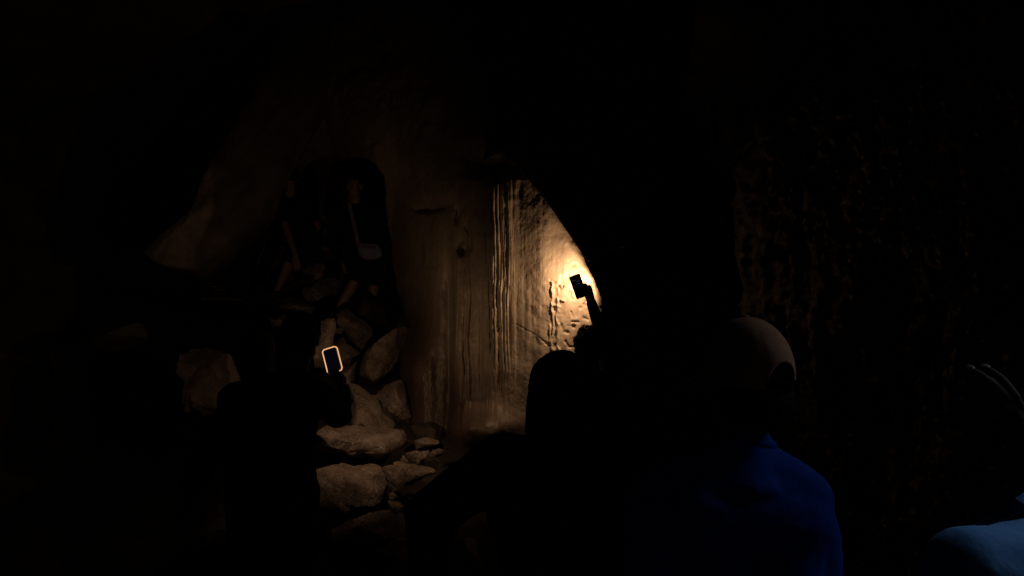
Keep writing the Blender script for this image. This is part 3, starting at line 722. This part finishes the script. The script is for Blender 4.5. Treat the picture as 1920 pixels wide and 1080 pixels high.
def torch(name, pos, target, power, angle, blend, parent=None, radius=.006):
    ld = bpy.data.lights.new(name, 'SPOT'); ld.energy = power; ld.color = TORCH_COL; ld.spot_size = R(angle); ld.spot_blend = blend; ld.shadow_soft_size = radius
    lo = bpy.data.objects.new(name, ld); COL.objects.link(lo); lo.location = pos
    lo.rotation_euler = (Vector(target) - Vector(pos)).to_track_quat('-Z', 'Y').to_euler()
    if parent:
        lo.parent = parent; lo.matrix_parent_inverse = Matrix.Translation(-parent.location)
    return lo

def V3(px, py, d): return arr(P(px, py, d))

# --- person at the rock pile holding a phone (seen from behind)
d = 3.25
c = V3(520, 800, d)
J = default_joints(c[0], c[1], 0.05, 1.66, FY, RX)
J['head'] = V3(565, 634, d + .03); J['neck'] = V3(548, 705, d)
J['chest'] = V3(520, 775, d); J['shl'] = V3(440, 745, d - .02); J['shr'] = V3(592, 740, d + .02)
J['elr'] = V3(634, 778, d + .16); J['wrr'] = V3(643, 732, d + .36)
J['ell'] = V3(435, 850, d + .1); J['wrl'] = V3(500, 830, d + .3)
ph = V3(623, 675, 3.7)
r1 = figure('dark figure seen from behind lighting the rock pile with a phone', J, FY, RX, 'long', 'long', voxel=.006, k=.97,
            hands={'r': dict(d=(-.10, .30, .8), n=(.9, -.1, .35), side=-1, curl=(42, 46, 50, 52), spread=3, size=.9, thumb=(20, 10))})
ph_up = P(616, 650, 3.7) - P(629, 694, 3.7)
pm = frame_mat(ph, ph_up, (-.10, -1, .10))
phone = empty('phone', ph); tag(phone, 'upright phone with brightly glowing case edge held over the rocks', 'phone')
link_body = rbox('phone_body', (.070, .120, .008), .012, M['phone_body'], phone, pm)
rbox('screen', (.0655, .1125, .0012), .010, M['screen_dim'], phone, pm @ Matrix.Translation((0, 0, .0052)))
ring('case', (.080, .128), .016, .0040, .011, M['rim'], phone, pm)
rbox('camera_bump', (.022, .030, .002), .005, M['phone_body'], phone, pm @ Matrix.Translation((.018, .038, -.0055)))
lp = pm @ Vector((.004, .045, -.03))
torch('torch_light', lp, P(692, 752, 5.2), TORCH_A, 147, 1.0, phone)

# --- second dark figure just behind on the left
d = 3.75
c = V3(488, 800, d)
J = default_joints(c[0], c[1], 0.12, 1.60, FY, RX)
J['head'] = V3(488, 655, d); J['neck'] = V3(488, 718, d); J['chest'] = V3(488, 780, d); J['shl'] = V3(432, 748, d); J['shr'] = V3(548, 748, d)
J['ell'] = V3(428, 840, d); J['wrl'] = V3(440, 905, d + .15)
figure('black silhouette standing at the left shoulder of the phone holder', J, FY, RX, 'long', 'long', voxel=.009, k=.9, hair='long')

# --- head and shoulders silhouette in the centre foreground
d = 1.92
c = V3(1065, 900, d)
J = default_joints(c[0], c[1], 0.0, 1.64, FY, RX)
J['head'] = V3(1052, 748, d); J['neck'] = V3(1054, 855, d); J['chest'] = V3(1062, 960, d)
J['shl'] = V3(938, 868, d); J['shr'] = V3(1195, 880, d)
J['ell'] = V3(806, 965, d + .06); J['wrl'] = V3(800, 1120, d + .16)
J['elr'] = V3(1250, 1060, d)
figure('black silhouette with rounded hair filling the centre foreground, left elbow out', J, FY, RX, 'long', 'long', voxel=.008, k=1.02, hair='long', fit=1.3)

# --- curly haired person raising a phone at the lit wall
d = 4.3
c = V3(1108, 720, d)
J = default_joints(c[0], c[1], 0.02, 1.60, FY, RX)
J['head'] = V3(1106, 655, d); J['neck'] = V3(1112, 705, d); J['chest'] = V3(1118, 750, d)
J['shl'] = V3(1060, 735, d); J['shr'] = V3(1162, 726, d)
J['elr'] = V3(1138, 655, d + .06); J['wrr'] = V3(1109, 568, d + .08)
pc = V3(1084, 537, 4.38)
ru, rJ, rq, rB, rn, rb = figure('curly haired person in black raising a phone to light the wall', J, FY, RX, 'short', 'long', voxel=.0045, k=.92, curly=True,
       arm_s=1.35, hs=1.06, hands={'r': dict(d=(-.30, .05, .95), n=(.85, .50, 0), side=-1, curl=(48, 50, 52, 54), spread=3, size=1.05, thumb=(48, 6), thumb_out=1.0),
              'l': dict(d=(0, .1, -1), n=(-1, 0, 0), side=1, curl=(30, 30, 30, 30), spread=2)})
phone2 = empty('phone', pc); tag(phone2, 'dark phone held overhead against the bright patch of wall', 'phone')
pm2 = frame_mat(pc, P(1077, 512, 4.38) - P(1094, 560, 4.38), (-.15, -1, -.05))
rbox('phone_body', (.068, .142, .009), .009, M['phone_body'], phone2, pm2)
rbox('screen', (.064, .136, .0012), .007, M['black_glass'], phone2, pm2 @ Matrix.Translation((0, 0, .0055)))
for (x, y, w) in ((-.012, .040, .022), (.010, .030, .024), (.008, .014, .022)):
    rbox('screen_readout', (w, .0045, .0006), .0015, M['ui'], phone2, pm2 @ Matrix.Translation((x, y, .0066)))
rbox('camera_bump', (.020, .028, .002), .005, M['phone_body'], phone2, pm2 @ Matrix.Translation((.018, .05, -.006)))
lp2 = pm2 @ Vector((.010, .030, -.06))
torch('torch_light', lp2, P(1000, 535, 4.80), TORCH_W, 174, .25, phone2, .004)
# pale tote at their right side
tote = empty('cloth_bag', P(1168, 735, 4.1)); tag(tote, 'small pale cloth bag showing as a triangle between two silhouettes', 'bag')
bm = bmesh.new(); pts = [(1163, 708), (1170, 716), (1180, 748), (1178, 752), (1158, 751), (1157, 744)]
fr = [bm.verts.new(P(x, y, 4.08)) for x, y in pts]; bk = [bm.verts.new(P(x, y, 4.16)) for x, y in pts]
bm.faces.new(fr); bm.faces.new(bk[::-1])
for i in range(len(pts)): bm.faces.new((fr[i], bk[i], bk[(i + 1) % 6], fr[(i + 1) % 6]))
bmesh.ops.recalc_face_normals(bm, faces=bm.faces); bmesh.ops.bevel(bm, geom=bm.edges[:], offset=.006, segments=2, affect='EDGES')
me = bpy.data.meshes.new('bag_body'); bm.to_mesh(me); bm.free(); link('bag_body', me, M['pale'], tote)
band('bag_strap', [V3(1164, 712, 4.12), V3(1164, 705, 4.12), V3(1165, 695, 4.13)], [(0, -1, 0)] * 3, .012, .003, M['strap'], tote)

# --- person in a tan cap and royal blue shirt
d = 1.62
c = V3(1378, 950, d)
J = default_joints(c[0], c[1], 0.0, 1.66, FY, RX)
hf = unit((-.46, .88, -.05))
J['head'] = V3(1396, 700, d); J['neck'] = V3(1388, 838, d); J['chest'] = V3(1385, 960, d)
J['shl'] = V3(1235, 920, d + .02); J['shr'] = V3(1492, 938, d - .02); J['elr'] = V3(1538, 1140, d + .03)
dr, dJ, q, B, _, _ = figure('person in a tan baseball cap and royal blue shirt seen from behind', J, FY, RX, 'short', 'long', top='blue_cloth', voxel=.008, k=1.0, fit=1.4, head_f=hf, hs=.88, hair='bob')
# cap: six panel crown with an arched opening at the back
def cap():
    nu, nv = 72, 26; bm = bmesh.new(); rows = []; hc = J['head']; r_, f_, u_ = B[:, 0], B[:, 1], B[:, 2]
    for layer in (0, 1):
        rr = []
        for j in range(nv + 1):
            row = []
            for i in range(nu):
                a = 2 * math.pi * i / nu                    # 0 = right, 90 = front
                back = (a - 1.5 * math.pi + math.pi) % (2 * math.pi) - math.pi
                lim = 105 - 3 * math.cos(a - math.pi / 2)
                if abs(back) < .50: lim -= 27 * math.sqrt(max(0, 1 - (back / .50) ** 2))
                ph_ = R(lim) * j / nv
                k_ = 1.0 - .03 * layer
                seam = 1 - .008 * math.exp(-(((a / (math.pi / 3)) % 1 - .5) / .5) ** 2 * 0) * (1 if abs(((a / (math.pi / 3) + .5) % 1) - .5) < .04 else 0)
                x = .086 * math.sin(ph_) * math.cos(a) * k_ * seam; y = (.103 * math.sin(ph_) * math.sin(a)) * k_ * seam - .012; z = .118 * math.cos(ph_) * k_ + .004
                row.append(bm.verts.new(Vector(J['head'] + r_ * x + f_ * y + u_ * z)))
            rr.append(row)
        rows.append(rr)
    for layer in (0, 1):
        for j in range(nv):
            for i in range(nu):
                A = rows[layer]; fcs = (A[j][i], A[j + 1][i], A[j + 1][(i + 1) % nu], A[j][(i + 1) % nu])
                if j == 0: fcs = (A[0][i], A[1][i], A[1][(i + 1) % nu])
                bm.faces.new(fcs)
    for i in range(nu): bm.faces.new((rows[0][nv][i], rows[1][nv][i], rows[1][nv][(i + 1) % nu], rows[0][nv][(i + 1) % nu]))
    bmesh.ops.remove_doubles(bm, verts=bm.verts, dist=1e-5); bmesh.ops.recalc_face_normals(bm, faces=bm.faces)
    me = bpy.data.meshes.new('crown'); bm.to_mesh(me); bm.free()
    return me
cp = empty('baseball_cap', Vector(J['head'])); tag(cp, 'tan baseball cap with arched back opening on the head above the royal blue shirt', 'cap')
link('crown', cap(), M['tan_cap'], cp)
p = Prims(); p.ell(q(0, -.012, .122), (.009, .009, .005), B); link('button', p.mesh('button', .002, 1), M['tan_cap'], cp)
bm = bmesh.new(); rws = []
for lay in (0, 1):
    rr = []
    for j in range(7):
        rr.append([bm.verts.new(Vector(q(*( (.080 + .002 * j) * math.cos(R(a)) , .03 + .07 * math.sin(R(a)) + .011 * j * math.sin(R(a)), .004 - .0035 * j - .03 * math.cos(R(a)) ** 2 + .003 * lay)))) for a in range(15, 166, 10)])
    rws.append(rr)
for lay in (0, 1):
    for j in range(6):
        for i in range(15): bm.faces.new((rws[lay][j][i], rws[lay][j + 1][i], rws[lay][j + 1][i + 1], rws[lay][j][i + 1]))
bmesh.ops.recalc_face_normals(bm, faces=bm.faces)
me = bpy.data.meshes.new('brim'); bm.to_mesh(me); bm.free(); link('brim', me, M['tan_cap'], cp)
sp = []; sn = []
for t in np.linspace(-.5, .5, 13):
    a = 1.5 * math.pi + t; v = q(.086 * math.cos(a), .102 * math.sin(a) - .012, -.022); sp.append(v); sn.append(v - q(0, -.012, -.003))
band('strap', sp, sn, .016, .002, M['black_cloth'], cp)
# shirt collar ribbing
def collar(center, r_, th, mat, root, tilt=(0, 0, 1)):
    bm = bmesh.new(); n = 40; rs = []
    for i in range(n):
        a = 2 * math.pi * i / n; rs.append([bm.verts.new(Vector(center + np.array([(r_ + dx) * math.cos(a), (r_ * .95 + dx) * math.sin(a), dz - .02 * math.sin(a)]))) for dx, dz in ((0, 0), (th, .004), (th * .6, .016), (-th * .2, .020), (-th * .5, .006))])
    for i in range(n):
        for k in range(5): bm.faces.new((rs[i][k], rs[(i + 1) % n][k], rs[(i + 1) % n][(k + 1) % 5], rs[i][(k + 1) % 5]))
    bmesh.ops.recalc_face_normals(bm, faces=bm.faces); me = bpy.data.meshes.new('collar'); bm.to_mesh(me); bm.free(); return link('collar', me, mat, root)
collar(J['neck'] + np.array([0.005, 0, -.012]), .068, .005, M['blue_cloth'], dr)

# --- person in light blue at the bottom right, right hand reaching to the wall
d = 1.28
c = V3(2030, 1100, d)
J = default_joints(c[0], c[1], 0.0, 1.50, FY, RX)
J['head'] = V3(2150, 850, d + .34); J['neck'] = V3(2075, 985, d + .14); J['chest'] = V3(2030, 1150, d + .06)
J['shl'] = V3(1818, 1068, d); J['shr'] = V3(2230, 1075, d)
J['ell'] = V3(1810, 1320, d); J['wrl'] = V3(1860, 1500, d + .12)
J['elr'] = V3(2130, 960, d + .22); J['wrr'] = V3(1932, 814, d + .25)
er, eJ, eq, eB, en, eb = figure('person in a light blue shirt cut off by the bottom right corner', J, FY, RX, 'short', 'long', top='sky_cloth', voxel=.0045, k=.95, fit=1.2,
      hands={'r': dict(d=(-.62, .12, .80), n=(.12, -1, .05), side=1, curl=(22, 18, 18, 22), spread=13, size=.95, fat=1.5, thumb=(25, 35), thumb_out=.3)})
nail_plates(er, en)
sp = [V3(1838, 978, d - .03), V3(1858, 974, d - .06), V3(1885, 962, d - .075), V3(1915, 944, d - .08), V3(1960, 915, d - .07)]
band('shoulder_strap', sp, [(-.3, -.5, .8)] * 5, .022, .005, M['sky_cloth'], er)

# --- standing man with pouch on the rocks
d = 6.85
J = default_joints(0, d, 0, 1.7, -FY, -RX)
J['head'] = V3(665, 350, d - .12); J['neck'] = V3(667, 383, d - .06); J['chest'] = V3(668, 415, d); J['belly'] = V3(673, 445, d + .02); J['pelvis'] = V3(680, 478, d + .04)
J['shr'] = V3(633, 397, d); J['shl'] = V3(705, 397, d); J['elr'] = V3(622, 450, d + .1); J['wrr'] = V3(640, 492, d + .14)
J['ell'] = V3(722, 450, d + .08); J['wrl'] = V3(722, 495, d + .12)
J['hipr'] = V3(666, 482, d + .02); J['hipl'] = V3(698, 482, d + .02); J['knr'] = V3(670, 520, d - .18); J['knl'] = V3(703, 526, d - .12)
J['anr'] = V3(627, 590, d - .2); J['anl'] = V3(690, 598, d - .1)
gr, gJ, gq, gB, gn, gb = figure('man in black shirt and shorts standing on the rocks with a grey pouch', J, -FY, -RX, 'long', 'short', bottom='shorts', skin='skin', voxel=.006, k=.92, fit=1.0, hs=.95, head_f=(-.15, -1, -.1))
for sx in (-1, 1):
    p = Prims(); p.ell(gq(sx * .03, .078, .002), (.010, .008, .007), gB); link('eye', p.mesh('eye', .003, 1), M['eye'], gr)
pouch = empty('crossbody_pouch', P(693, 473, d - .2)); tag(pouch, 'grey rounded pouch on a pale strap across the black shirt', 'pouch')
bm = bmesh.new(); ol = [(670, 456), (700, 456), (711, 458), (716, 468), (717, 480), (708, 486), (695, 488), (682, 486), (673, 478), (670, 468)]
cx, cy = 694, 471; rws = []
for s_, dd in ((.84, -.05), (.97, -.038), (1.0, -.015), (1.0, .015), (.9, .03)):
    rws.append([bm.verts.new(P(cx + (x - cx) * s_, cy + (y - cy) * s_, d - .18 + dd)) for x, y in ol])
for a, b in zip(rws, rws[1:]):
    for k in range(10): bm.faces.new((a[k], a[(k + 1) % 10], b[(k + 1) % 10], b[k]))
bm.faces.new(rws[0][::-1]); bm.faces.new(rws[-1]); bmesh.ops.recalc_face_normals(bm, faces=bm.faces)
me = bpy.data.meshes.new('pouch_body'); bm.to_mesh(me); bm.free(); link('pouch_body', me, M['bag'], pouch)
rbox('pocket', (.115, .07, .01), .02, M['bag'], pouch, frame_mat(P(692, 474, d - .235), (0, 0, 1), (0, -1, 0)))
rbox('zip', (.12, .006, .006), .002, M['phone_body'], pouch, frame_mat(P(692, 463, d - .232), (0, 0, 1), (0, -1, 0)))
band('strap', [V3(652, 368, d - .03), V3(655, 380, d - .12), V3(660, 405, d - .15), V3(666, 430, d - .17), V3(671, 452, d - .2), V3(672, 460, d - .2)], [(0, -1, .1)] * 6, .034, .004, M['strap'], pouch)
rbox('buckle', (.03, .025, .008), .004, M['bag'], pouch, frame_mat(P(669, 446, d - .20), (0, 0, 1), (0, -1, 0)))

# --- person stepping down on the left with a hand on the knee
d = 6.85
J = default_joints(0, d, 0, 1.6, -FY, -RX)
J['head'] = V3(543, 336, d - .1); J['neck'] = V3(545, 366, d); J['chest'] = V3(548, 392, d + .02); J['belly'] = V3(560, 425, d + .1); J['pelvis'] = V3(572, 455, d + .22)
J['shr'] = V3(520, 382, d); J['shl'] = V3(580, 382, d); J['elr'] = V3(540, 437, d - .08); J['wrr'] = V3(554, 478, d - .18)
J['ell'] = V3(596, 425, d + .22); J['wrl'] = V3(580, 440, d + .42)
J['hipr'] = V3(558, 460, d + .2); J['hipl'] = V3(588, 462, d + .2); J['knr'] = V3(545, 485, d - .12); J['knl'] = V3(595, 500, d - .0)
J['anr'] = V3(519, 545, d - .02); J['anl'] = V3(600, 560, d + .15)
figure('person in black leaning forward with one hand on a bare knee', J, -FY, -RX, 'short', 'short', bottom='shorts', skin='skin', voxel=.006, k=.86, head_f=(.1, -.62, -.78),
       hands={'r': dict(d=(.15, -.2, -1), n=(-.2, -1, .1), side=1, curl=(25, 28, 30, 32), spread=5, size=.95)})
